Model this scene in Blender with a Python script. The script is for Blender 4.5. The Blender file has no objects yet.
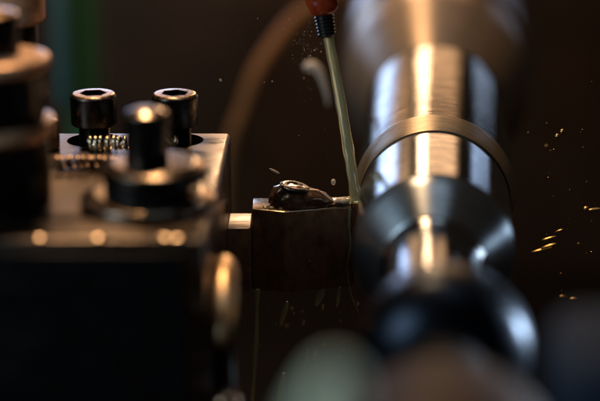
import bpy, bmesh, math, random
from mathutils import Vector, Matrix, Euler
random.seed(7)
MM = 0.001
sc = bpy.context.scene
COL = sc.collection
PI = math.pi
R = math.radians

# ------------------------------------------------------------------ materials
def mat(name, base, metallic=0.0, rough=0.4, spec=0.5, trans=0.0, ior=1.45,
        noise=0.0, nscale=400.0, rvar=0.0, bump=0.0, bscale=1500.0, stretch=(1, 1, 1),
        aniso=0.0, coat=0.0, sub=0.0):
    m = bpy.data.materials.new(name)
    m.use_nodes = True
    nt = m.node_tree
    b = nt.nodes["Principled BSDF"]
    b.inputs["Base Color"].default_value = (*base, 1)
    b.inputs["Metallic"].default_value = metallic
    b.inputs["Roughness"].default_value = rough
    b.inputs["Specular IOR Level"].default_value = spec
    b.inputs["Transmission Weight"].default_value = trans
    b.inputs["IOR"].default_value = ior
    b.inputs["Coat Weight"].default_value = coat
    b.inputs["Coat Roughness"].default_value = 0.08
    b.inputs["Subsurface Weight"].default_value = sub
    b.inputs["Subsurface Scale"].default_value = 0.012
    tc = nt.nodes.new("ShaderNodeTexCoord")
    mp = nt.nodes.new("ShaderNodeMapping")
    mp.inputs["Scale"].default_value = stretch
    nt.links.new(tc.outputs["Object"], mp.inputs["Vector"])
    if noise > 0 or rvar > 0:
        n = nt.nodes.new("ShaderNodeTexNoise")
        n.inputs["Scale"].default_value = nscale
        n.inputs["Detail"].default_value = 8
        n.inputs["Roughness"].default_value = 0.65
        nt.links.new(mp.outputs[0], n.inputs["Vector"])
        if noise > 0:
            mr = nt.nodes.new("ShaderNodeMapRange")
            mr.inputs["From Min"].default_value = 0.3
            mr.inputs["From Max"].default_value = 0.7
            mr.inputs["To Min"].default_value = 1 - noise
            mr.inputs["To Max"].default_value = 1 + noise
            nt.links.new(n.outputs["Fac"], mr.inputs["Value"])
            vm = nt.nodes.new("ShaderNodeVectorMath")
            vm.operation = 'SCALE'
            vm.inputs[0].default_value = base
            nt.links.new(mr.outputs[0], vm.inputs["Scale"])
            nt.links.new(vm.outputs[0], b.inputs["Base Color"])
        if rvar > 0:
            mr = nt.nodes.new("ShaderNodeMapRange")
            mr.inputs["From Min"].default_value = 0.3
            mr.inputs["From Max"].default_value = 0.7
            mr.inputs["To Min"].default_value = max(0.02, rough - rvar)
            mr.inputs["To Max"].default_value = rough + rvar
            nt.links.new(n.outputs["Fac"], mr.inputs["Value"])
            nt.links.new(mr.outputs[0], b.inputs["Roughness"])
    if bump > 0:
        n2 = nt.nodes.new("ShaderNodeTexNoise")
        n2.inputs["Scale"].default_value = bscale
        n2.inputs["Detail"].default_value = 5
        nt.links.new(mp.outputs[0], n2.inputs["Vector"])
        bp = nt.nodes.new("ShaderNodeBump")
        bp.inputs["Strength"].default_value = bump
        bp.inputs["Distance"].default_value = 0.0003
        nt.links.new(n2.outputs["Fac"], bp.inputs["Height"])
        nt.links.new(bp.outputs[0], b.inputs["Normal"])
    if aniso > 0:
        b.inputs["Anisotropic"].default_value = aniso
        tg = nt.nodes.new("ShaderNodeTangent")
        tg.direction_type = 'RADIAL'
        tg.axis = 'Z'
        nt.links.new(tg.outputs[0], b.inputs["Tangent"])
    return m

def turned(name, base, rough, aniso, groove, gscale, streak=0.25, metal=1.0):
    """turned metal: fine rings round the local Z axis"""
    m = bpy.data.materials.new(name)
    m.use_nodes = True
    nt = m.node_tree
    L = nt.links.new
    b = nt.nodes["Principled BSDF"]
    b.inputs["Metallic"].default_value = metal
    b.inputs["Anisotropic"].default_value = aniso
    b.inputs["Anisotropic Rotation"].default_value = 0.25
    tg = nt.nodes.new("ShaderNodeTangent"); tg.direction_type = 'RADIAL'; tg.axis = 'Z'
    L(tg.outputs[0], b.inputs["Tangent"])
    tc = nt.nodes.new("ShaderNodeTexCoord")
    mp = nt.nodes.new("ShaderNodeMapping")
    mp.inputs["Scale"].default_value = (0.12, 0.12, 1)
    L(tc.outputs["Object"], mp.inputs["Vector"])
    n = nt.nodes.new("ShaderNodeTexNoise")
    n.inputs["Scale"].default_value = gscale
    n.inputs["Detail"].default_value = 7
    n.inputs["Roughness"].default_value = 0.75
    L(mp.outputs[0], n.inputs["Vector"])
    bp = nt.nodes.new("ShaderNodeBump")
    bp.inputs["Strength"].default_value = groove
    bp.inputs["Distance"].default_value = 0.0003
    L(n.outputs["Fac"], bp.inputs["Height"])
    L(bp.outputs[0], b.inputs["Normal"])
    L(bp.outputs[0], b.inputs["Coat Normal"])
    # ring to ring tone differences of the cut surface
    mr = nt.nodes.new("ShaderNodeMapRange")
    mr.inputs["From Min"].default_value = 0.3; mr.inputs["From Max"].default_value = 0.7
    mr.inputs["To Min"].default_value = 1 - streak; mr.inputs["To Max"].default_value = 1 + streak * 0.4
    L(n.outputs["Fac"], mr.inputs["Value"])
    vm = nt.nodes.new("ShaderNodeVectorMath"); vm.operation = 'SCALE'
    vm.inputs[0].default_value = base
    L(mr.outputs[0], vm.inputs["Scale"])
    L(vm.outputs[0], b.inputs["Base Color"])
    mr2 = nt.nodes.new("ShaderNodeMapRange")
    mr2.inputs["From Min"].default_value = 0.3; mr2.inputs["From Max"].default_value = 0.7
    mr2.inputs["To Min"].default_value = rough * 1.4; mr2.inputs["To Max"].default_value = rough * 0.7
    L(n.outputs["Fac"], mr2.inputs["Value"])
    L(mr2.outputs[0], b.inputs["Roughness"])
    return m

M = {}
M['raw_steel'] = turned("turned steel stock", (0.62, 0.56, 0.50), 0.21, 0.92, 0.16, 800, 0.55)
M['cut_steel'] = turned("freshly cut steel", (0.66, 0.66, 0.68), 0.16, 0.92, 0.10, 1300, 0.5)
M['faced_steel'] = turned("faced steel taper", (0.52, 0.58, 0.64), 0.30, 0.8, 0.15, 1000, 0.5, 0.95)
M['chamfer'] = turned("shoulder steel", (0.72, 0.58, 0.42), 0.34, 0.85, 0.25, 1400, 0.45, 0.8)
M['chuck'] = turned("chuck steel", (0.62, 0.50, 0.42), 0.34, 0.88, 0.10, 500, 0.4, 0.85)
M['jaw'] = turned("worn collar steel", (0.60, 0.46, 0.35), 0.36, 0.86, 0.12, 500, 0.4, 0.72)
M['dark_centre'] = mat("dark live centre", (0.022, 0.028, 0.040), 1.0, 0.34, noise=0.3, nscale=200, rvar=0.05)
M['matte_black'] = mat("oily matt black", (0.008, 0.009, 0.011), 0.0, 0.6, spec=0.1, noise=0.3, nscale=100)
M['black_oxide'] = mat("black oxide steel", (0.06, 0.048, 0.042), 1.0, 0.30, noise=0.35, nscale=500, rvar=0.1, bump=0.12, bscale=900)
M['socket_top'] = mat("lit screw face", (0.60, 0.42, 0.29), 1.0, 0.26, noise=0.35, nscale=700, rvar=0.1, bump=0.1, bscale=1500)
M['dark_hole'] = mat("near black steel", (0.008, 0.008, 0.009), 0.2, 0.4, spec=0.25, noise=0.4, nscale=90, rvar=0.12)
M['holder'] = mat("ground tool holder steel", (0.21, 0.165, 0.135), 1.0, 0.34, noise=0.6, nscale=140, rvar=0.16, bump=0.25, bscale=700, stretch=(0.25, 1, 1))
M['hub'] = mat("dark clamp hub steel", (0.045, 0.04, 0.037), 1.0, 0.32, noise=0.25, nscale=300, rvar=0.08)
M['washer'] = mat("worn washer steel", (0.34, 0.26, 0.20), 1.0, 0.22, noise=0.35, nscale=300, rvar=0.08)
M['copper_band'] = mat("oily copper band", (0.88, 0.52, 0.31), 0.4, 0.34, noise=0.35, nscale=250, rvar=0.08)
M['copper_steel'] = mat("bronzed nut steel", (0.50, 0.33, 0.22), 1.0, 0.30, noise=0.3, nscale=300, rvar=0.1)
M['brass'] = mat("polished bronze", (0.95, 0.66, 0.38), 1.0, 0.38, noise=0.15, nscale=300, rvar=0.05)
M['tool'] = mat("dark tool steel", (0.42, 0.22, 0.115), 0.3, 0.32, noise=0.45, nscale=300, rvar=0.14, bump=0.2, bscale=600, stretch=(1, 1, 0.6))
M['tool_top'] = mat("ground tool face and lit edge", (0.50, 0.40, 0.30), 1.0, 0.22, noise=0.2, nscale=500, rvar=0.08)
M['clamp'] = mat("wet clamp steel", (0.24, 0.13, 0.07), 0.6, 0.24, noise=0.7, nscale=300, rvar=0.12, bump=0.7, bscale=420, coat=0.9)
M['clamp_screw'] = mat("blued screw", (0.03, 0.033, 0.04), 0.7, 0.22, noise=0.6, bump=1.0, bscale=380, coat=0.3)
M['swarf'] = mat("bright swarf", (0.85, 0.68, 0.48), 1.0, 0.16, noise=0.2)
M['coolant'] = mat("yellow green cutting fluid", (1.0, 0.98, 0.62), 0.0, 0.06, trans=0.68, ior=1.36, coat=1.0)
M['milky'] = mat("frothy cutting fluid", (1.0, 0.86, 0.70), 0.0, 0.35, trans=0.15, ior=1.34)
M['droplet'] = mat("amber droplet", (0.95, 0.80, 0.55), 0.0, 0.04, trans=0.6, ior=1.36, spec=0.9)
M['gold'] = mat("golden chip", (0.90, 0.58, 0.22), 1.0, 0.22)
M['nozzle'] = mat("red orange nozzle", (0.40, 0.045, 0.010), 0.0, 0.32, noise=0.6, nscale=350, rvar=0.12, bump=0.4, bscale=500)
M['nozzle_thread'] = mat("black threaded tip", (0.03, 0.028, 0.025), 0.5, 0.28, noise=0.2)
M['hose'] = mat("brown rubber hose", (0.27, 0.13, 0.052), 0.0, 0.6, spec=0.2, noise=0.2)
M['green'] = mat("green machine paint", (0.04, 0.17, 0.07), 0.0, 0.5, noise=0.2, nscale=30)
M['teal'] = mat("teal machine paint", (0.10, 0.22, 0.21), 0.0, 0.5, noise=0.2, nscale=30)
M['wall'] = mat("dark brown machine panel", (0.045, 0.024, 0.012), 0.0, 0.55, noise=0.6, nscale=9, rvar=0.1)
M['bed'] = mat("oily dark bed", (0.015, 0.012, 0.010), 0.3, 0.4, noise=0.3, nscale=40)
M['pale_green'] = mat("pale green plastic", (0.80, 0.92, 0.68), 0.0, 0.4, noise=0.15, nscale=60)
M['blue_paint'] = mat("blue machine paint", (0.022, 0.036, 0.062), 0.0, 0.7, spec=0.05, noise=0.15, nscale=60)
M['brown_paint'] = mat("brown oily casting", (0.045, 0.026, 0.018), 0.0, 0.6, spec=0.1, noise=0.3, nscale=60)

# ------------------------------------------------------------------ helpers
def link(name, me, m, parent=None, loc=(0, 0, 0), rot=None, sharp=35):
    o = bpy.data.objects.new(name, me)
    COL.objects.link(o)
    if m is not None and not me.materials:
        me.materials.append(m)
    for p in me.polygons:
        p.use_smooth = True
    me.set_sharp_from_angle(angle=R(sharp))
    o.location = Vector(loc) * MM
    if rot is not None:
        o.rotation_euler = rot
    if parent is not None:
        o.parent = parent
    return o

def bm_mesh(bm, name):
    bmesh.ops.recalc_face_normals(bm, faces=bm.faces[:])
    me = bpy.data.meshes.new(name)
    bm.to_mesh(me); bm.free()
    return me

def lathe_me(name, prof, seg=96):
    """prof: list of (radius, z) in mm; revolved round Z, ends capped if r > 0"""
    bm = bmesh.new()
    rings = []
    for r, z in prof:
        if r <= 1e-6:
            rings.append([bm.verts.new((0, 0, z * MM))])
        else:
            rings.append([bm.verts.new((r * MM * math.cos(2 * PI * i / seg), r * MM * math.sin(2 * PI * i / seg), z * MM)) for i in range(seg)])
    for a, b in zip(rings, rings[1:]):
        for i in range(seg):
            j = (i + 1) % seg
            if len(a) == 1 and len(b) == 1: continue
            if len(a) == 1: bm.faces.new((a[0], b[i], b[j]))
            elif len(b) == 1: bm.faces.new((a[i], a[j], b[0]))
            else: bm.faces.new((a[i], a[j], b[j], b[i]))
    for rg in (rings[0], rings[-1]):
        if len(rg) > 1: bm.faces.new(rg)
    return bm_mesh(bm, name)

def rounded(prof, rad, n=4):
    """round the inner corners of an (r, z) profile"""
    out = [prof[0]]
    for a, b, c in zip(prof, prof[1:], prof[2:]):
        va, vc = Vector(a) - Vector(b), Vector(c) - Vector(b)
        if va.length < 1e-6 or vc.length < 1e-6 or b[0] < 1e-6:
            out.append(b); continue
        d = min(rad, va.length * .45, vc.length * .45)
        p, q = Vector(b) + va.normalized() * d, Vector(b) + vc.normalized() * d
        for i in range(n + 1):
            t = i / n
            v = p * (1 - t) ** 2 + Vector(b) * 2 * t * (1 - t) + q * t * t
            out.append((v.x, v.y))
    out.append(prof[-1])
    return out

def prism_me(name, pts, z0, z1, bevel=0.4, seg=3):
    bm = bmesh.new()
    lo = [bm.verts.new((x * MM, y * MM, z0 * MM)) for x, y in pts]
    hi = [bm.verts.new((x * MM, y * MM, z1 * MM)) for x, y in pts]
    n = len(pts)
    bm.faces.new(lo[::-1]); bm.faces.new(hi)
    for i in range(n):
        j = (i + 1) % n
        bm.faces.new((lo[i], lo[j], hi[j], hi[i]))
    if bevel > 0:
        bmesh.ops.bevel(bm, geom=bm.edges[:], offset=bevel * MM, segments=seg, affect='EDGES', profile=0.5)
    return bm_mesh(bm, name)

def box_me(name, x0, x1, y0, y1, z0, z1, bevel=0.5, seg=3):
    return prism_me(name, [(x0, y0), (x1, y0), (x1, y1), (x0, y1)], z0, z1, bevel, seg)

def spline(pts, n):
    """Catmull-Rom through (x,y,z,r) tuples"""
    P = [Vector(p) for p in pts]
    P = [P[0] * 2 - P[1]] + P + [P[-1] * 2 - P[-2]]
    out = []
    for i in range(1, len(P) - 2):
        a, b, c, d = P[i - 1:i + 3]
        for k in range(n):
            t = k / n
            out.append(0.5 * ((2 * b) + (c - a) * t + (2 * a - 5 * b + 4 * c - d) * t * t + (3 * b - a - 3 * c + d) * t ** 3))
    out.append(P[-2])
    return out

def tube_me(name, pts, seg=14):
    """pts: 4D vectors (x,y,z,r) in mm; rounded closed ends"""
    bm = bmesh.new()
    V = [Vector((p[0], p[1], p[2])) for p in pts]
    rr = [max(p[3], 0.01) for p in pts]
    rings = []
    up = Vector((0.13, 0.31, 0.94)).normalized()
    prev = None
    for i, v in enumerate(V):
        t = (V[min(i + 1, len(V) - 1)] - V[max(i - 1, 0)]).normalized()
        if prev is None:
            n1 = t.cross(up)
            if n1.length < 0.1: n1 = t.cross(Vector((1, 0, 0)))
            n1.normalize()
        else:
            n1 = (prev - t * prev.dot(t)).normalized()
        prev = n1
        n2 = t.cross(n1)
        rings.append([bm.verts.new((v + (n1 * math.cos(2 * PI * k / seg) + n2 * math.sin(2 * PI * k / seg)) * rr[i]) * MM) for k in range(seg)])
    for a, b in zip(rings, rings[1:]):
        for k in range(seg):
            j = (k + 1) % seg
            bm.faces.new((a[k], a[j], b[j], b[k]))
    t0 = (V[0] - V[1]).normalized(); t1 = (V[-1] - V[-2]).normalized()
    c0 = bm.verts.new((V[0] + t0 * rr[0] * .6) * MM); c1 = bm.verts.new((V[-1] + t1 * rr[-1] * .6) * MM)
    for k in range(seg):
        j = (k + 1) % seg
        bm.faces.new((c0, rings[0][j], rings[0][k])); bm.faces.new((c1, rings[-1][k], rings[-1][j]))
    return bm_mesh(bm, name)

def cut(o, cutters):
    """boolean the cutter meshes out of o, bake the result, remove the cutters"""
    cs = []
    for me, loc in cutters:
        c = bpy.data.objects.new("cutter", me); COL.objects.link(c); c.location = Vector(loc) * MM
        md = o.modifiers.new("cut", 'BOOLEAN'); md.object = c; md.operation = 'DIFFERENCE'; md.solver = 'EXACT'
        cs.append(c)
    dg = bpy.context.evaluated_depsgraph_get()
    me = bpy.data.meshes.new_from_object(o.evaluated_get(dg))
    o.modifiers.clear()
    o.data = me
    for c in cs: bpy.data.objects.remove(c)
    for p in me.polygons: p.use_smooth = True
    me.set_sharp_from_angle(angle=R(35))

def empty(name, loc, label, cat, group=None, rot=None):
    o = bpy.data.objects.new(name, None); COL.objects.link(o)
    o.location = Vector(loc) * MM
    if rot is not None: o.rotation_euler = rot
    o.empty_display_size = 0.01
    return tag(o, label, cat, group)

def tag(o, label, cat, group=None):
    o["label"] = label; o["category"] = cat
    if group: o["group"] = group
    return o

def structure(o):
    o["kind"] = "structure"; return o

# ------------------------------------------------------------------ camera
F_PX, D, PITCH = 1800.0, 550.0, R(17)
cd = bpy.data.cameras.new("camera")
cam = bpy.data.objects.new("camera", cd); COL.objects.link(cam)
CAM = Vector((-16.806, -525.655, 161.827))
cam.location = CAM * MM
cam.rotation_euler = (PI / 2 - PITCH, 0, 0)
cd.sensor_width = 36; cd.lens = F_PX / 600 * 36
cd.clip_start = 0.005; cd.clip_end = 50
cd.dof.use_dof = True
cd.dof.focus_distance = D * MM
cd.dof.aperture_fstop = cd.lens / 24.0
cd.dof.aperture_blades = 0
sc.camera = cam

# ------------------------------------------------------------------ shaft held in the chuck (axis tilted 4.3 deg in plan)
YAW = R(4.3)
AX0 = Vector((24.2, 0, 0))
AXROT = Euler((-PI / 2, 0, -YAW), 'XYZ')      # local Z -> away from the camera along the lathe axis
shaft = empty('steel_shaft', AX0, "shiny stepped steel shaft being turned, gripped in the chuck", "shaft", rot=AXROT)
link('raw_section', lathe_me('raw_section', [(0, 12.0), (24.9, 12.0), (25.0, 12.4), (25.0, 150), (0, 150)], 160), M['raw_steel'], shaft)
link('shoulder', lathe_me('shoulder', [(0, 0.2), (22.9, 0.2), (23.35, -0.3), (23.6, 0.5), (24.0, 3.0), (24.7, 8.0), (25.15, 11.2), (25.15, 11.95), (0, 11.95)], 160), M['chamfer'], shaft)
link('turned_section', lathe_me('turned_section', [(0, -59.5)] + rounded([(0, -59.5), (14.2, -59.5), (21.6, -49.6), (22.9, -46.5), (22.9, 0.1)], 1.2, 5)[1:] + [(0, 0.1)], 160), M['cut_steel'], shaft)
ts = bpy.data.objects['turned_section'].data
ts.materials.append(M['faced_steel'])
for p in ts.polygons:
    if p.normal.z < -0.25: p.material_index = 1
link('spigot', lathe_me('spigot', rounded([(0, -106), (11.8, -106), (13.2, -104.4), (13.2, -62), (15.0, -59.55), (0, -59.55)], 1.5), 128), M['cut_steel'], shaft)

chuck = empty('lathe_chuck', AX0, "broad round chuck gripping the far end of the bright shaft", "chuck", rot=AXROT)
link('collar', lathe_me('collar', rounded([(24.9, 158), (24.9, 114.5), (25.2, 114.2), (30.5, 132), (36.0, 152), (36.3, 157), (36.4, 185), (24.9, 185)], 3, 6), 160), M['jaw'], chuck)
link('chuck_body', lathe_me('chuck_body', rounded([(0, 185.1), (38.5, 185.1), (38.5, 330), (0, 330)], 3), 160), M['chuck'], chuck)

centre = empty('live_centre', AX0 + Vector((3, 0, 0)), "dark blurred live centre supporting the near end of the shaft", "live centre", rot=AXROT)
link('centre_cone', lathe_me('centre_cone', [(0, -105.5), (4.0, -106.1), (8.0, -110), (0, -110)], 96), M['dark_centre'], centre)
link('centre_body', lathe_me('centre_body', [(0, -109.5), (9.0, -109.5), (16.5, -110.6), (19.0, -112.0), (20.4, -114.5), (21.0, -118), (20.7, -122)] + [(20.7 * math.cos(a * PI / 36), -122 - 15 * math.sin(a * PI / 36)) for a in range(1, 13)] + [(0, -137)], 128), M['dark_centre'], centre)
link('centre_shank', lathe_me('centre_shank', [(0, -136.5), (10, -136.5), (10, -180), (0, -180)], 96), M['matte_black'], centre)
quill = empty('tailstock_quill', AX0 + Vector((3, 0, 0)), "brown oily quill behind the dark live centre at the bottom edge", "tailstock", rot=AXROT)
link('quill_sleeve', lathe_me('quill_sleeve', rounded([(0, -180.2), (23.0, -180.2), (24.0, -250), (0, -250)], 2), 128), M['brown_paint'], quill)

def wlink(name, me, m, parent, **k):
    """mesh given in scene millimetres, hung under an unrotated parent"""
    p = parent
    off = Vector((0, 0, 0))
    while p is not None:
        off += p.location; p = p.parent
    me.transform(Matrix.Translation(-off))
    return link(name, me, m, parent, **k)

# ------------------------------------------------------------------ tool holder block with its bolts
PLZ = 20.0
post = empty('tool_holder', (-95, -43, -110), "square steel tool holder block with oily brown top at left", "tool holder")
blk = wlink('holder_block', prism_me('holder_block', [(-160, -95.7), (-40.7, -95.7), (-38.1, 9.6), (-160, 9.6)], -110, PLZ, 1.3, 4), M['holder'], post)
cut(blk, [(lathe_me('c', [(0, -7), (8.4, -7), (8.4, 3), (0, 3)], 64), (-78.9, 0.6, PLZ)),
          (lathe_me('c', [(0, -7), (8.4, -7), (8.4, 3), (0, 3)], 64), (-54.4, 0.6, PLZ)),
          (box_me('c', -70, -20, -9.5, 7.0, -26, -4.2, 0), (0, 0, 0))])
fp = wlink('front_shade', box_me('front_shade', -160, -46, -98.2, -95.9, -110, 16.8, 0.6), M['dark_hole'], post)  # near black sheet stands in for the shaded front of the block

def cap_screw(name, loc, label, rz, group="socket head screws on the tool holder"):
    t = empty(name, loc, label, "screw", group)
    t.rotation_euler = (0, 0, rz)
    h = link('screw_head', lathe_me('screw_head', rounded([(0, 5.0), (6.6, 5.0), (6.95, 5.4), (6.95, 13.9), (6.2, 14.7), (0, 14.7)], .35, 3), 96), M['black_oxide'], t)
    bpy.context.view_layer.update()
    hexm = lathe_me('c', [(0, -5), (4.3, -5), (4.3, 1), (0, 1)], 6)
    hexm.transform(h.matrix_world.to_3x3().to_4x4())
    w = h.matrix_world @ Vector((0, 0, 14.7 * MM))
    cut(h, [(hexm, w / MM)])
    me = h.data
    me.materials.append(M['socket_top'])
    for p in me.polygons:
        if p.center.z > 14.0 * MM and p.normal.z > 0.25: p.material_index = 1  # warm lamp reflection put into the colour of the screw tops
    # threaded shank: a helix of ridges
    prof = []
    z = -5.0
    while z < 5.0:
        prof += [(4.75, z), (4.35, z + .35)]
        z += .7
    link('screw_shank', lathe_me('screw_shank', [(0, -5.0)] + prof + [(4.7, 5.2), (0, 5.2)], 64), M['black_oxide'], t, sharp=80)
    return t
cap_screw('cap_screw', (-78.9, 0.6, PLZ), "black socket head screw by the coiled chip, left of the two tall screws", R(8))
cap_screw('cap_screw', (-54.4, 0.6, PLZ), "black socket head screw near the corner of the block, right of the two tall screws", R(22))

# clamp hub with stud
hub = empty('clamp_hub', (-57.4, -65.2, PLZ), "blurred dark clamp stud on two stacked round flanges in front of the screws", "clamp")
link('lower_flange', lathe_me('lower_flange', rounded([(0, 0.05), (17.2, 0.05), (18.2, 0.9), (18.2, 2.2), (17.9, 2.6), (14.4, 4.02), (0, 4.02)], .4), 128), M['washer'], hub)
link('flange_neck', lathe_me('flange_neck', [(0, 3.8), (11.5, 3.8), (11.5, 7.4), (0, 7.4)], 96), M['dark_hole'], hub)
uf = link('upper_flange', lathe_me('upper_flange', rounded([(0, 7.3), (13.6, 7.3), (14.1, 7.9), (14.1, 10.5), (13.8, 10.9), (11.0, 12.1), (0, 12.1)], .4), 128), M['hub'], hub, loc=(1.9, 0, 0))
uf.data.materials.append(M['washer'])
for p in uf.data.polygons:
    if p.normal.z > 0.5: p.material_index = 1
st = link('clamp_stud', lathe_me('clamp_stud', rounded([(0, 12.0), (5.9, 12.0), (5.9, 25.0), (5.6, 25.4), (3.0, 26.45), (0, 26.45)], .3), 96), M['hub'], hub)
st.data.materials.append(M['washer'])
for p in st.data.polygons:
    if p.normal.z > 0.4: p.material_index = 1

# tall round stack at the left edge
stack = empty('handle_column', (-98.5, -61.3, PLZ), "blurred dark stepped round column at the left edge, in front of the bronzed nut", "clamp")
def rimmed(name, prof, m, parent, rad=.8):
    o = link(name, lathe_me(name, rounded(prof, rad), 128), m, parent)
    o.data.materials.append(M['copper_steel'])
    for p in o.data.polygons:
        if p.normal.z > 0.35: p.material_index = 1
    return o
rimmed('column_base', [(0, 0.05), (14.6, 0.05), (14.6, 18.0), (12.0, 18.7), (0, 19.0)], M['hub'], stack)
rimmed('column_collar', [(0, 18.8), (16.0, 18.8), (16.4, 19.5), (16.4, 22.2), (15.9, 22.9), (12.5, 23.2), (0, 23.8)], M['copper_band'], stack, 1)
rimmed('column_body', [(0, 23.15), (14.0, 23.15), (14.3, 36), (15.8, 37), (15.8, 38.8), (15.2, 39.7), (12.0, 40.6), (0, 40.6)], M['hub'], stack, 1.2)
cb = bpy.data.objects['column_body'].data
cb.materials.append(M['copper_band'])
for p in cb.polygons:
    if p.center.z > 36.2 * MM: p.material_index = 2
rimmed('column_top', [(0, 40.5), (8.0, 40.5), (8.0, 50.6), (7.5, 51.2), (4.0, 52.1), (0, 52.1)], M['hub'], stack)

bolt = empty('post_bolt', (-101.6, -8, PLZ), "tall bronzed round nut on a dark stem at the top left corner", "nut")
rimmed('bolt_stem', [(0, 0.05), (8.3, 0.05), (8.3, 38.2), (0, 38.2)], M['hub'], bolt)
rimmed('bolt_nut', [(0, 38), (9.6, 38), (10.6, 39), (10.6, 48.0), (10.2, 48.6), (6.5, 49.6), (0, 49.6)], M['copper_band'], bolt)
sb = empty('stub_bolt', (-91.2, -8.5, PLZ), "small brown bolt head peeking out beside the column at left", "screw")
rimmed('stub_bolt_head', [(0, 0.05), (3.0, 0.05), (3.0, 8.2), (2.2, 9.0), (0, 9.0)], M['copper_steel'], sb, .4)

# round ended lever leaning down beside the right face of the block
lb = empty('clamp_lever', (-36.3, -90, -110), "glowing round ended lever standing beside the right face of the tool holder", "lever")
wlink('lever_tip', tube_me('lever_tip', spline([(-37.0, -64, 3.0, 2.2), (-37.0, -69, 3.2, 3.4), (-37.0, -76, 2.0, 3.9), (-37.0, -83, -1.2, 4.0), (-37.0, -88, -5.0, 3.6), (-37.0, -90.5, -8.2, 2.6), (-37.0, -91.4, -10, 1.6)], 6), 40), M['brass'], lb, sharp=80)
wlink('lever_stem', tube_me('lever_stem', [Vector((-36.9, -86, -4, 2.8)), Vector((-36.6, -89, -40, 3.1)), Vector((-36.3, -90, -110, 3.1))], 40), M['hub'], lb, sharp=80)
wlink('lever_collar', tube_me('lever_collar', [Vector((-36.3, -90, -24.2, 3.6)), Vector((-36.3, -90, -25.2, 4.2)), Vector((-36.3, -90, -28.2, 4.2)), Vector((-36.3, -90, -29.2, 3.6))], 40), M['copper_steel'], lb, sharp=80)

dp = tag(wlink('dowel_pin', tube_me('dowel_pin', [Vector(q) for q in ((-48.5, -74, 21.75, 1.7), (-46, -74, 21.75, 1.75), (-42.8, -74, 21.75, 1.75), (-42.0, -74, 21.75, 1.5))], 24), M['washer'], None),
         "short blurred steel pin lying on the block in front of the flanges", "pin")

# ------------------------------------------------------------------ swarf
def coil(name, x0, x1, y, z, rad, pitch, w, label, m=None):
    bm = bmesh.new()
    n = int((x1 - x0) / pitch * 28)
    prev = None; rows = []
    for i in range(n + 1):
        t = i / n
        a = t * (x1 - x0) / pitch * 2 * PI
        rr = rad * (1 - 0.10 * t + 0.05 * math.sin(7 * t) + .03 * math.sin(a * .31))
        cx = x0 + (x1 - x0) * (t + .012 * math.sin(17 * t) + .008 * math.sin(41 * t))
        ya = y + 0.8 * math.sin(2.2 * t) + .25 * math.sin(31 * t)
        sec = []
        for k in range(8):                      # lens shaped ribbon section
            b = 2 * PI * k / 8
            du, dr = w * math.cos(b), 0.22 * math.sin(b)
            sec.append(bm.verts.new(((cx + du) * MM, (ya + (rr + dr) * math.cos(a)) * MM, (z + rad + (rr + dr) * math.sin(a)) * MM)))
        rows.append(sec)
    for p, q in zip(rows, rows[1:]):
        for k in range(8):
            j = (k + 1) % 8
            bm.faces.new((p[k], p[j], q[j], q[k]))
    bm.faces.new(rows[0]); bm.faces.new(rows[-1])
    return tag(link(name, bm_mesh(bm, name), m or M['swarf']), label, "metal chip", "chips lying on the tool holder")
coil('coiled_chip', -79.5, -63.5, -12.0, PLZ + .25, 2.15, 1.72, .55, "bright tightly coiled metal chip beside the foot of a black screw")
coil('coiled_chip', -87, -67.5, -31.0, PLZ + .25, 1.7, 1.55, .5, "blurred coiled metal chip lying nearer than the sharp coiled one", M["copper_steel"])
def ctube(name, pts, m, label, cat, group=None, n=6, seg=12, kind=None):
    o = tag(link(name, tube_me(name, spline(pts, n), seg), m), label, cat, group)
    if kind: o["kind"] = kind
    return o
ctube('curved_chip', [(-57.2, -8.5, PLZ + 5.6, .25), (-56.6, -8.8, PLZ + 4.4, .7), (-55.4, -9.2, PLZ + 2.6, .85), (-54.2, -9.2, PLZ + 1.4, .95), (-53.6, -9.0, PLZ + 2.6, .6), (-53.9, -8.8, PLZ + 3.8, .3)], M['swarf'],
      "small bright curved chip between the dark stud and the corner screw", "metal chip", "chips lying on the tool holder")

M['glint'] = mat("bright flake", (0.15, 0.115, 0.085), 1.0, 0.12)  # domed caps added to make small glints on the front edge
GF = "added glint caps along the front edge of the tool holder"
for x, y, sz, l in ((-50.2, -94.6, 1.2, "bright flake on the block's front edge, left of the close pair"),
                    (-46.8, -94.5, 1.1, "bright flake on the block's front edge, nearest to the block's right corner"),
                    (-67.5, -94.6, .8, "faint flake on the block's front edge below the round flanges"),
                    (-82.6, -94.7, .75, "faint flake on the block's front edge between the column and the flanges")):
    cap = [(sz * 1.5 * k / 8, 13 - 13 * (1 - math.cos(math.asin(sz * 1.5 * k / 8 / 13))) - 12.9) for k in range(8, -1, -1)]
    me = lathe_me('glint_cap', [(0, -.12)] + cap, 24)
    for v in me.vertices:
        f = 1 + .2 * math.sin(3 * math.atan2(v.co.y, v.co.x) + x) + .1 * math.sin(7 * math.atan2(v.co.y, v.co.x))
        v.co.x *= f; v.co.y *= f * .8
    tag(link('glint_cap', me, M['glint'], loc=(x, y, PLZ + .32), rot=Euler((R(20), R(3.5 + (-50 - x) * .05), 0)), sharp=60), l, "metal chip", GF)

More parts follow.
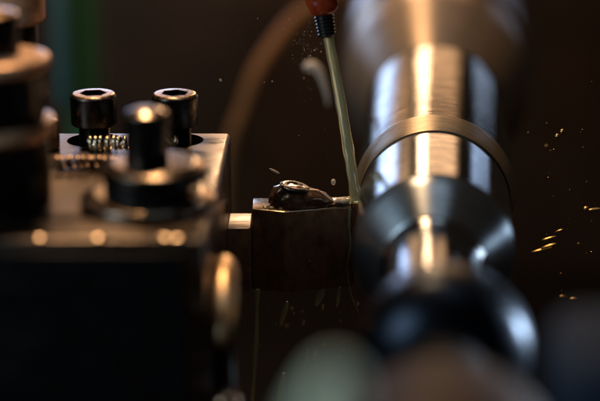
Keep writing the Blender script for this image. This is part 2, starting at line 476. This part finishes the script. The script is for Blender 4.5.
# ------------------------------------------------------------------ cutting tool
tool = empty('cutting_tool', (-25, -1, -26), "dark brown turning tool with stepped shank, its tip touching the shaft", "cutting tool")
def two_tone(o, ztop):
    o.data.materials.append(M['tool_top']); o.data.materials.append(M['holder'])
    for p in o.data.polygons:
        if p.normal.z > 0.3: p.material_index = 1 if (ztop == 0 or p.normal.z < .95) else 2  # upward bevels get the bright steel, painting light along the edges
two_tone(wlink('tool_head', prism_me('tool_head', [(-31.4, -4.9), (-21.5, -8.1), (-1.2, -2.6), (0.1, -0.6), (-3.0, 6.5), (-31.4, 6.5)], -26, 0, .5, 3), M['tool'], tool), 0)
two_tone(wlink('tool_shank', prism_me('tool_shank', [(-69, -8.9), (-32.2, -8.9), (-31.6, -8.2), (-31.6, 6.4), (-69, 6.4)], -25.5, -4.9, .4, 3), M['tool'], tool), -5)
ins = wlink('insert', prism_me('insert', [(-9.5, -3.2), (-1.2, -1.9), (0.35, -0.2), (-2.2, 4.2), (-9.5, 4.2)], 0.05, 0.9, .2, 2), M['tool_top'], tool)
# wet clamp: lofted lump
bm = bmesh.new()
secs = [(-26.3, .9, 1.4, .6), (-25.9, 2.6, 2.4, 2.6), (-24.6, 3.6, 3.0, 5.4), (-22.6, 4.2, 3.3, 6.5), (-19.5, 4.5, 3.5, 6.7), (-16.5, 4.4, 3.5, 6.0), (-13.5, 3.9, 3.3, 5.2), (-11.0, 3.2, 2.9, 4.5), (-9.0, 2.6, 2.4, 3.5), (-7.4, 1.9, 2.0, 2.0), (-6.4, 1.0, 1.4, .9)]
rings = []
for x, hw, _, h in secs:
    rg = []
    for k in range(25):
        a = PI * k / 24
        e = 0.72
        yy = math.copysign(abs(math.cos(a)) ** e, math.cos(a)) * hw
        zz = abs(math.sin(a)) ** e * h
        jit = 0.20 * math.sin(x * 1.1 + a * 4) + 0.14 * math.sin(x * 1.9 - a * 6) + random.uniform(-.03, .03)
        rg.append(bm.verts.new(((x + .4 * math.sin(a * 3)) * MM, (-.6 + yy * (1 + jit * .3)) * MM, (.05 + zz * (1 + jit * .25)) * MM)))
    rings.append(rg)
for a, b in zip(rings, rings[1:]):
    for k in range(25):
        j = (k + 1) % 25
        bm.faces.new((a[k], a[j], b[j], b[k]))
bm.faces.new(rings[0]); bm.faces.new(rings[-1])
bmesh.ops.subdivide_edges(bm, edges=bm.edges[:], cuts=1, use_grid_fill=True, smooth=0.6)
cl = wlink('tool_clamp', bm_mesh(bm, 'tool_clamp'), M['clamp'], tool, sharp=70)
cs = link('clamp_screw', lathe_me('clamp_screw', rounded([(0, -1.6), (3.6, -1.6), (4.7, -.5), (4.6, .1), (3.4, .35), (2.2, .3), (1.9, -.5), (0, -.5)], .4, 3), 64), M['clamp_screw'], cl)
cs.location = Vector((-18.4 + 25, -1.0 + 1, 6.05 + 26)) * MM
cs.rotation_euler = (R(3), R(10), 0)

ctube('wire_chip', [(-16, -4.2, 5.9, .18), (-12, -4.4, 5.3, .22), (-8.6, -4.0, 3.4, .26), (-6.4, -3.4, 1.7, .3), (-4.2, -2.8, 1.2, .4), (-2.4, -2.2, 1.4, .4)], M['swarf'],
      "thin wire of metal chip curving down from the clamp to the tool tip", "metal chip")

# ------------------------------------------------------------------ coolant nozzle and jet
nz = empty('coolant_nozzle', (-8.6, 5, 51), "coolant nozzle with red orange body and black threaded tip hanging over the tool", "nozzle", rot=Euler((0, R(-9), 0)))
prof = [(0, 0), (2.0, 0), (2.4, .25)]
z = .4
while z < 6.6:
    prof += [(2.75 + z * .05, z + .15), (2.75 + z * .05, z + .55), (2.3 + z * .05, z + .8), (2.3 + z * .05, z + 1.0)]
    z += 1.05
link('threaded_tip', lathe_me('threaded_tip', rounded(prof + [(2.6, 7.2), (0, 7.2)], .15, 2), 48), M['nozzle_thread'], nz)
nb = link('nozzle_body', lathe_me('nozzle_body', rounded([(0, 6.9), (3.0, 6.9), (4.3, 8.2), (4.7, 11), (4.5, 20), (5.0, 34), (0, 34)], 1.2, 5), 64), M['nozzle'], nz, sharp=60)
for v in nb.data.vertices:
    v.co.x += 0.00025 * math.sin(v.co.z * 900 + v.co.y * 700); v.co.y += 0.0002 * math.sin(v.co.z * 1300 + v.co.x * 900)
jet = []
for i in range(90):
    t = i / 89
    jet.append(Vector((-8.5 + 8.9 * t + .35 * math.sin(t * 3.1), 5 - 5.6 * t, 51.4 - 50.3 * t, 1.52 + .12 * math.sin(t * 21) * t + .07 * math.sin(t * 47 + 1) * (.3 + t) + .22 * t)))
jm = tube_me('coolant_jet', jet, 24)
tag(link('coolant_jet', jm, M['coolant'], sharp=180), "yellow green stream of coolant pouring from the nozzle onto the tool tip", "coolant")
pool = lathe_me('coolant_splash', [(0, 0), (2.6, 0), (2.2, .9), (1.3, 1.5), (0, 1.8)], 32)
for v in pool.vertices:
    a = math.atan2(v.co.y, v.co.x)
    f = 1 + .25 * math.sin(a * 3 + .5) + .18 * math.sin(a * 5 + 1)
    v.co.x *= f * 1.15; v.co.y *= f * .8
tag(link('coolant_puddle', pool, M['coolant'], loc=(-1.6, -1.0, .95), sharp=180), "amber puddle of coolant on the tool tip under the jet", "coolant")
ctube('coolant_splash', [(-15.0, 90, 21.2, .5), (-14.4, 90, 22.2, 1.5), (-12.6, 90, 22.6, 2.0), (-10.4, 90, 21.0, 1.7), (-8.9, 90, 17.6, 1.2), (-7.6, 90, 13.0, .8), (-6.9, 90, 8.5, .3)], M['milky'],
      "pale hooked splash of coolant flying left of the jet", "coolant", seg=16)

fr = lathe_me('coolant_froth', [(0, 0), (1.5, 0), (1.7, .5), (1.2, 1.3), (0, 1.7)], 24)
for v in fr.vertices:
    a = math.atan2(v.co.y, v.co.x)
    f = 1 + .22 * math.sin(a * 4) + .15 * math.sin(a * 7 + v.co.z * 3000)
    v.co.x *= f * 1.3; v.co.y *= f
tag(link('coolant_froth', fr, M['milky'], loc=(-4.0, -1.4, .95), sharp=180), "pale lump of froth beside the amber puddle on the tool tip", "coolant")
GB = "coolant beads on top of the tool"
for k in range(9):
    a = PI * (1.12 + .84 * k / 8)
    c = (-17.5 + 10.5 * math.cos(a) + random.uniform(-.5, .5), -1.2 + 4.6 * math.sin(a), .05)
    q = random.uniform(.35, .85)
    bd = lathe_me('coolant_bead', [(0, 0), (q, 0), (q * .95, q * .3), (q * .6, q * .62), (0, q * .75)], 20)
    for v in bd.vertices: v.co.x *= 1.3
    if c[1] > -6.2 + abs(c[0] + 21.5) * .3: tag(link('coolant_bead', bd, M['coolant'], loc=c, sharp=180), "tiny coolant bead at the foot of the wet clamp on the tool", "coolant", GB)

tag(link('coolant_bead', lathe_me('coolant_bead', [(0, -.4), (.4, -.2), (.42, .1), (0, .45)], 16), M['droplet'], loc=(-13.9, -6.0, -16.4), sharp=180), "lone coolant bead clinging to the dark front face of the tool", "coolant")
# trickles under the tool and down the shaft
G = "coolant trickles under the tool"
ctube('coolant_trickle', [(-29.8, -6.0, -25.6, .85), (-29.8, -6.2, -27.4, .8), (-30.0, -6.2, -32, .5), (-30.3, -6.2, -42, .8), (-31.2, -6.2, -56, .6), (-32.2, -6.2, -72, .85)], M['coolant'], "long thin coolant trickle falling from the bottom corner of the tool", "coolant", G)
ctube('coolant_trickle', [(-1.6, -3.2, -.6, .5), (-1.8, -3.4, -6, .3), (-1.3, -3.3, -12, .45), (-2.4, -3.2, -20, .35), (-1.0, -3.2, -28, .25), (1.2, -3, -34, .12)], M['coolant'], "wavy coolant trickle running down between the tool tip and shaft", "coolant", G)
for a, b, r, l in (((-20.6, -4, -30.4), (-22.8, -4, -38), .8, "short slanted coolant streak below the middle of the tool"),
                   ((-9.2, -4, -24.5), (-11.8, -4, -31.5), 1.1, "fat slanted coolant streak under the right part of the tool"),
                   ((-4.6, -4, -25.5), (-5.4, -4, -32), .6, "faint upright coolant streak close to the shaft"),
                   ((-21.8, -4, -54), (-24.4, -4, -70), .9, "broken coolant streak at the bottom edge right of the long trickle"),
                   ((-14.4, -4, -46), (-15.2, -4, -54), .3, "faint coolant streak beside the pale green knob")):
    A, B = Vector(a), Vector(b)
    pts = [(*(A.lerp(B, t)), r * (.35 + .65 * math.sin(PI * (.12 + .8 * t)))) for t in (0, .25, .5, .75, 1)]
    ctube('coolant_streak', pts, M['coolant'], l, "coolant", G, seg=10)

# droplets and glints in the air
def drop(name, c, ax, r, m, label, group):
    bm = bmesh.new()
    bmesh.ops.create_uvsphere(bm, u_segments=20, v_segments=12, radius=1)
    A = Vector(ax).normalized()
    ln = Vector(ax).length
    rot = Vector((0, 0, 1)).rotation_difference(A).to_matrix().to_4x4()
    me_s = Matrix.Diagonal((r * MM, r * MM, max(ln, r) * MM, 1))
    bmesh.ops.transform(bm, matrix=rot @ me_s, verts=bm.verts[:])
    return tag(link(name, bm_mesh(bm, name), m, loc=c, sharp=180), label, "droplet", group)
GD = "droplets flying beside the shaft"
drop('coolant_droplet', (62.7, 12, 18.2), (0, 0, .8), .75, M['gold'], "lower left of the pair of glowing droplets right of the shaft", GD)
drop('coolant_droplet', (64.2, 12, 19.7), (0, 0, .8), .72, M['gold'], "upper right of the pair of glowing droplets right of the shaft", GD)
drop('metal_fleck', (58.6, 8, -17.6), (3.6, 0, .9), .5, M['gold'], "brightest golden fleck streaking right of the shaft", "golden flecks right of the shaft")
drop('metal_fleck', (60.8, 8, -16.2), (2.6, 0, .9), .4, M['gold'], "thin golden fleck just above the brightest one", "golden flecks right of the shaft")
drop('metal_fleck', (60.6, 6, -13.0), (2.4, 0, .7), .35, M['gold'], "dim golden fleck halfway between shaft and picture edge", "golden flecks right of the shaft")
drop('metal_fleck', (63.5, 6, -10.6), (1.4, 0, .6), .3, M['gold'], "dim short fleck highest in the cluster by the shaft", "golden flecks right of the shaft")
drop('metal_fleck', (72.4, 10, -4.6), (1.0, 0, .1), .7, M['gold'], "round golden fleck at the right picture edge", "golden flecks right of the shaft")
drop('metal_fleck', (75.4, 10, -4.9), (2.4, 0, .2), .5, M['gold'], "long golden fleck cut by the right picture edge", "golden flecks right of the shaft")
drop('metal_fleck', (70.0, 10, -34.6), (1.4, 0, -.1), .55, M['gold'], "low golden fleck above the blue machine part", "golden flecks right of the shaft")
drop('metal_fleck', (66.6, 10, -33.7), (1.2, 0, -.1), .4, M['gold'], "grey golden fleck left of the low golden one", "golden flecks right of the shaft")
GT = "droplets flying beside the jet"
drop('coolant_droplet', (-6.6, 2, 6.4), (0, 0, 1.0), .75, M['milky'], "pale oval droplet low in the air left of the jet foot", GT)
drop('coolant_droplet', (-24.6, 2, 9.9), (1.6, 0, -.8), .35, M['milky'], "pale streak of a droplet in the air above the wet clamp", GT)
drop('coolant_droplet', (-40.6, 0, 38.8), (.4, 0, -.3), .3, M['droplet'], "tiny droplet alone in the dark right of the tall screws", GT)
# fine spray: uncountable specks
bm = bmesh.new()
for i in range(130):
    t = random.random()
    c = Vector((random.gauss(-15.5, 2.6), random.gauss(26, 10), random.gauss(43, 5.5))) if t < .8 else Vector((random.uniform(-36, -4), random.gauss(5, 5), random.uniform(8, 56)))
    r = abs(random.gauss(.05, .06)) + .03
    bmesh.ops.create_icosphere(bm, subdivisions=1, radius=r * MM, matrix=Matrix.Translation(c * MM))
o = tag(link('coolant_spray', bm_mesh(bm, 'coolant_spray'), M['droplet'], sharp=180), "fine spray of tiny coolant specks in the air left of the nozzle", "spray")
o["kind"] = "stuff"

bm = bmesh.new()
for i in range(55):
    th = random.uniform(-.9, .75)
    d = 30 + abs(random.gauss(0, 22))
    c = Vector((24 + d * math.cos(th) + 6, random.gauss(8, 14), d * math.sin(th)))
    q = abs(random.gauss(.05, .06)) + .03
    bmesh.ops.create_icosphere(bm, subdivisions=1, radius=q * MM, matrix=Matrix.Translation(c * MM) @ Matrix.Rotation(random.uniform(-.5, .2), 4, 'Y') @ Matrix.Diagonal((random.uniform(1, 5), 1, 1, 1)))
o = tag(link('metal_dust', bm_mesh(bm, 'metal_dust'), M['gold'], sharp=180), "fine golden dust flying off to the right of the shaft", "dust")
o["kind"] = "stuff"
bm = bmesh.new()
for i in range(110):
    c = Vector((random.uniform(-30, 2), random.gauss(0, 12), random.uniform(-70, -18)))
    q = abs(random.gauss(.05, .07)) + .03
    bmesh.ops.create_icosphere(bm, subdivisions=1, radius=q * MM, matrix=Matrix.Translation(c * MM) @ Matrix.Rotation(random.uniform(.05, .25), 4, 'Y') @ Matrix.Diagonal((1, 1, random.uniform(1, 6), 1)))
o = tag(link('coolant_mist', bm_mesh(bm, 'coolant_mist'), M['droplet'], sharp=180), "fine coolant drops falling in the dark below the tool", "spray")
o["kind"] = "stuff"

# ------------------------------------------------------------------ behind the tool
ctube('curved_hose', [(-49, 230, -90, 3.4), (-48.5, 230, -62, 3.4), (-46.0, 230, -41, 3.4), (-41.5, 232, -29, 3.4), (-36.0, 236, -14, 3.4), (-28.0, 245, -2.5, 3.3), (-18, 258, 7, 3.2), (-4, 270, 14, 3.2), (10, 280, 18, 3.2)], M['hose'],
      "brown hose curving through the dark behind the coolant jet, out of focus", "hose", seg=20)
col_ = tag(link('green_column', box_me('green_column', -128, -113, 300, 330, -260, 60, 3), M['green']), "green painted machine column blurred behind the left bolts", "machine part")
tag(link('teal_cover', box_me('teal_cover', -131, -122.5, 285, 299, -42, 60, 3), M['teal']), "teal cover blurred in front of the top of the green column", "machine part")
w = structure(link('machine_wall', box_me('machine_wall', -700, 192, 520, 540, -420, 30, 2), M['wall']))
w["label"] = "dark brown machine wall behind"
g = structure(link('machine_bed', box_me('machine_bed', -700, 700, -420, 519, -430, -200, 2), M['bed']))

# ------------------------------------------------------------------ near, heavily blurred things
kn = empty('lever_knob', (-25.0, -264, -3.5), "pale green rounded lever knob blurred at the bottom edge", "knob", rot=Euler((0, R(14), 0)))
link('knob_head', lathe_me('knob_head', rounded([(0, 30), (4, 30), (4.2, 34), (5.4, 43), (4.8, 53), (2.8, 59), (0, 60.5)], 5, 6), 64), M['pale_green'], kn)
link('knob_stem', lathe_me('knob_stem', [(0, -60), (2.6, -60), (3.0, 30.5), (0, 30.5)], 48), M['dark_hole'], kn)
tag(link('machine_casting', prism_me('machine_casting', [(30, -225), (130, -225), (130, -185), (33, -185)], 20, 37, 6, 5), M['blue_paint']),
    "blue machine casting blurred at the lower right edge", "machine part")

# ------------------------------------------------------------------ work lamp, overhead lamp and windows, with added fills
def area(name, loc, target, sx, sy, rad, colr):
    d = bpy.data.lights.new(name, 'AREA'); d.shape = 'RECTANGLE'
    d.size, d.size_y = sx * MM, sy * MM
    d.energy = rad * PI * sx * sy * MM * MM
    d.color = colr
    o = bpy.data.objects.new(name, d); COL.objects.link(o)
    o.location = Vector(loc) * MM
    o.rotation_euler = (Vector(target) - Vector(loc)).to_track_quat('-Z', 'Y').to_euler()
    return o
WARM = (1.0, .62, .32)
area('work_lamp', (0, 880, 275), (0, 0, 0), 16, 280, 55, (1.0, .66, .38))
area('overhead_lamp', (-95, 205, 530), (0, -30, 10), 70, 90, 88, WARM)
area('shaft_fill', (140, 1100, 340), (0, 0, 0), 310, 260, 2.4, (1, .56, .28))  # added warm fill for the brown tone on the shaft
area('holder_fill', (-215, 860, 330), (-80, -30, 20), 190, 150, 1.8, (1, .58, .30))  # added warm fill that brightens the tops on the tool holder
area('window_left', (-150, 600, 62), (20, 0, 0), 120, 125, 7.5, (.45, .62, 1.0))
area('window_right', (330, 860, 70), (20, 0, 0), 38, 190, 3.6, (.50, .68, 1.0))
area('centre_highlight', (372, 62, 12), (42, -156, 4), 95, 140, 2.6, (.62, .80, 1.0)).data.spread = R(19)  # added narrow beam for the cool highlight on the live centre
area('side_fill', (-520, -420, 300), (0, -60, 0), 300, 300, 5.0, (.66, .86, 1.0))  # added cool fill from the left for knob and front faces
area('wall_fill', (-55, 400, 45), (-45, 520, -120), 100, 40, 2.4, (1, .64, .38))  # added fill that brightens the wall behind the tool
area('taper_fill', (60, -40, 950), (20, -50, 0), 520, 420, .62, (.66, .84, 1.0))  # added soft cool fill for the taper of the shaft

wd = bpy.data.worlds.new("World"); sc.world = wd
wd.use_nodes = True
wd.node_tree.nodes["Background"].inputs[0].default_value = (.9, .65, .45, 1)
wd.node_tree.nodes["Background"].inputs[1].default_value = 0.012

vs = sc.view_settings
sc.display_settings.display_device = 'sRGB'
vs.view_transform = 'Standard'; vs.look = 'None'; vs.gamma = 1; vs.use_curve_mapping = False
vs.exposure = 0
sc.cycles.use_denoising = True
sc.cycles.caustics_reflective = True
sc.cycles.max_bounces = 10
sc.cycles.transmission_bounces = 8
sc.cycles.sample_clamp_indirect = 6
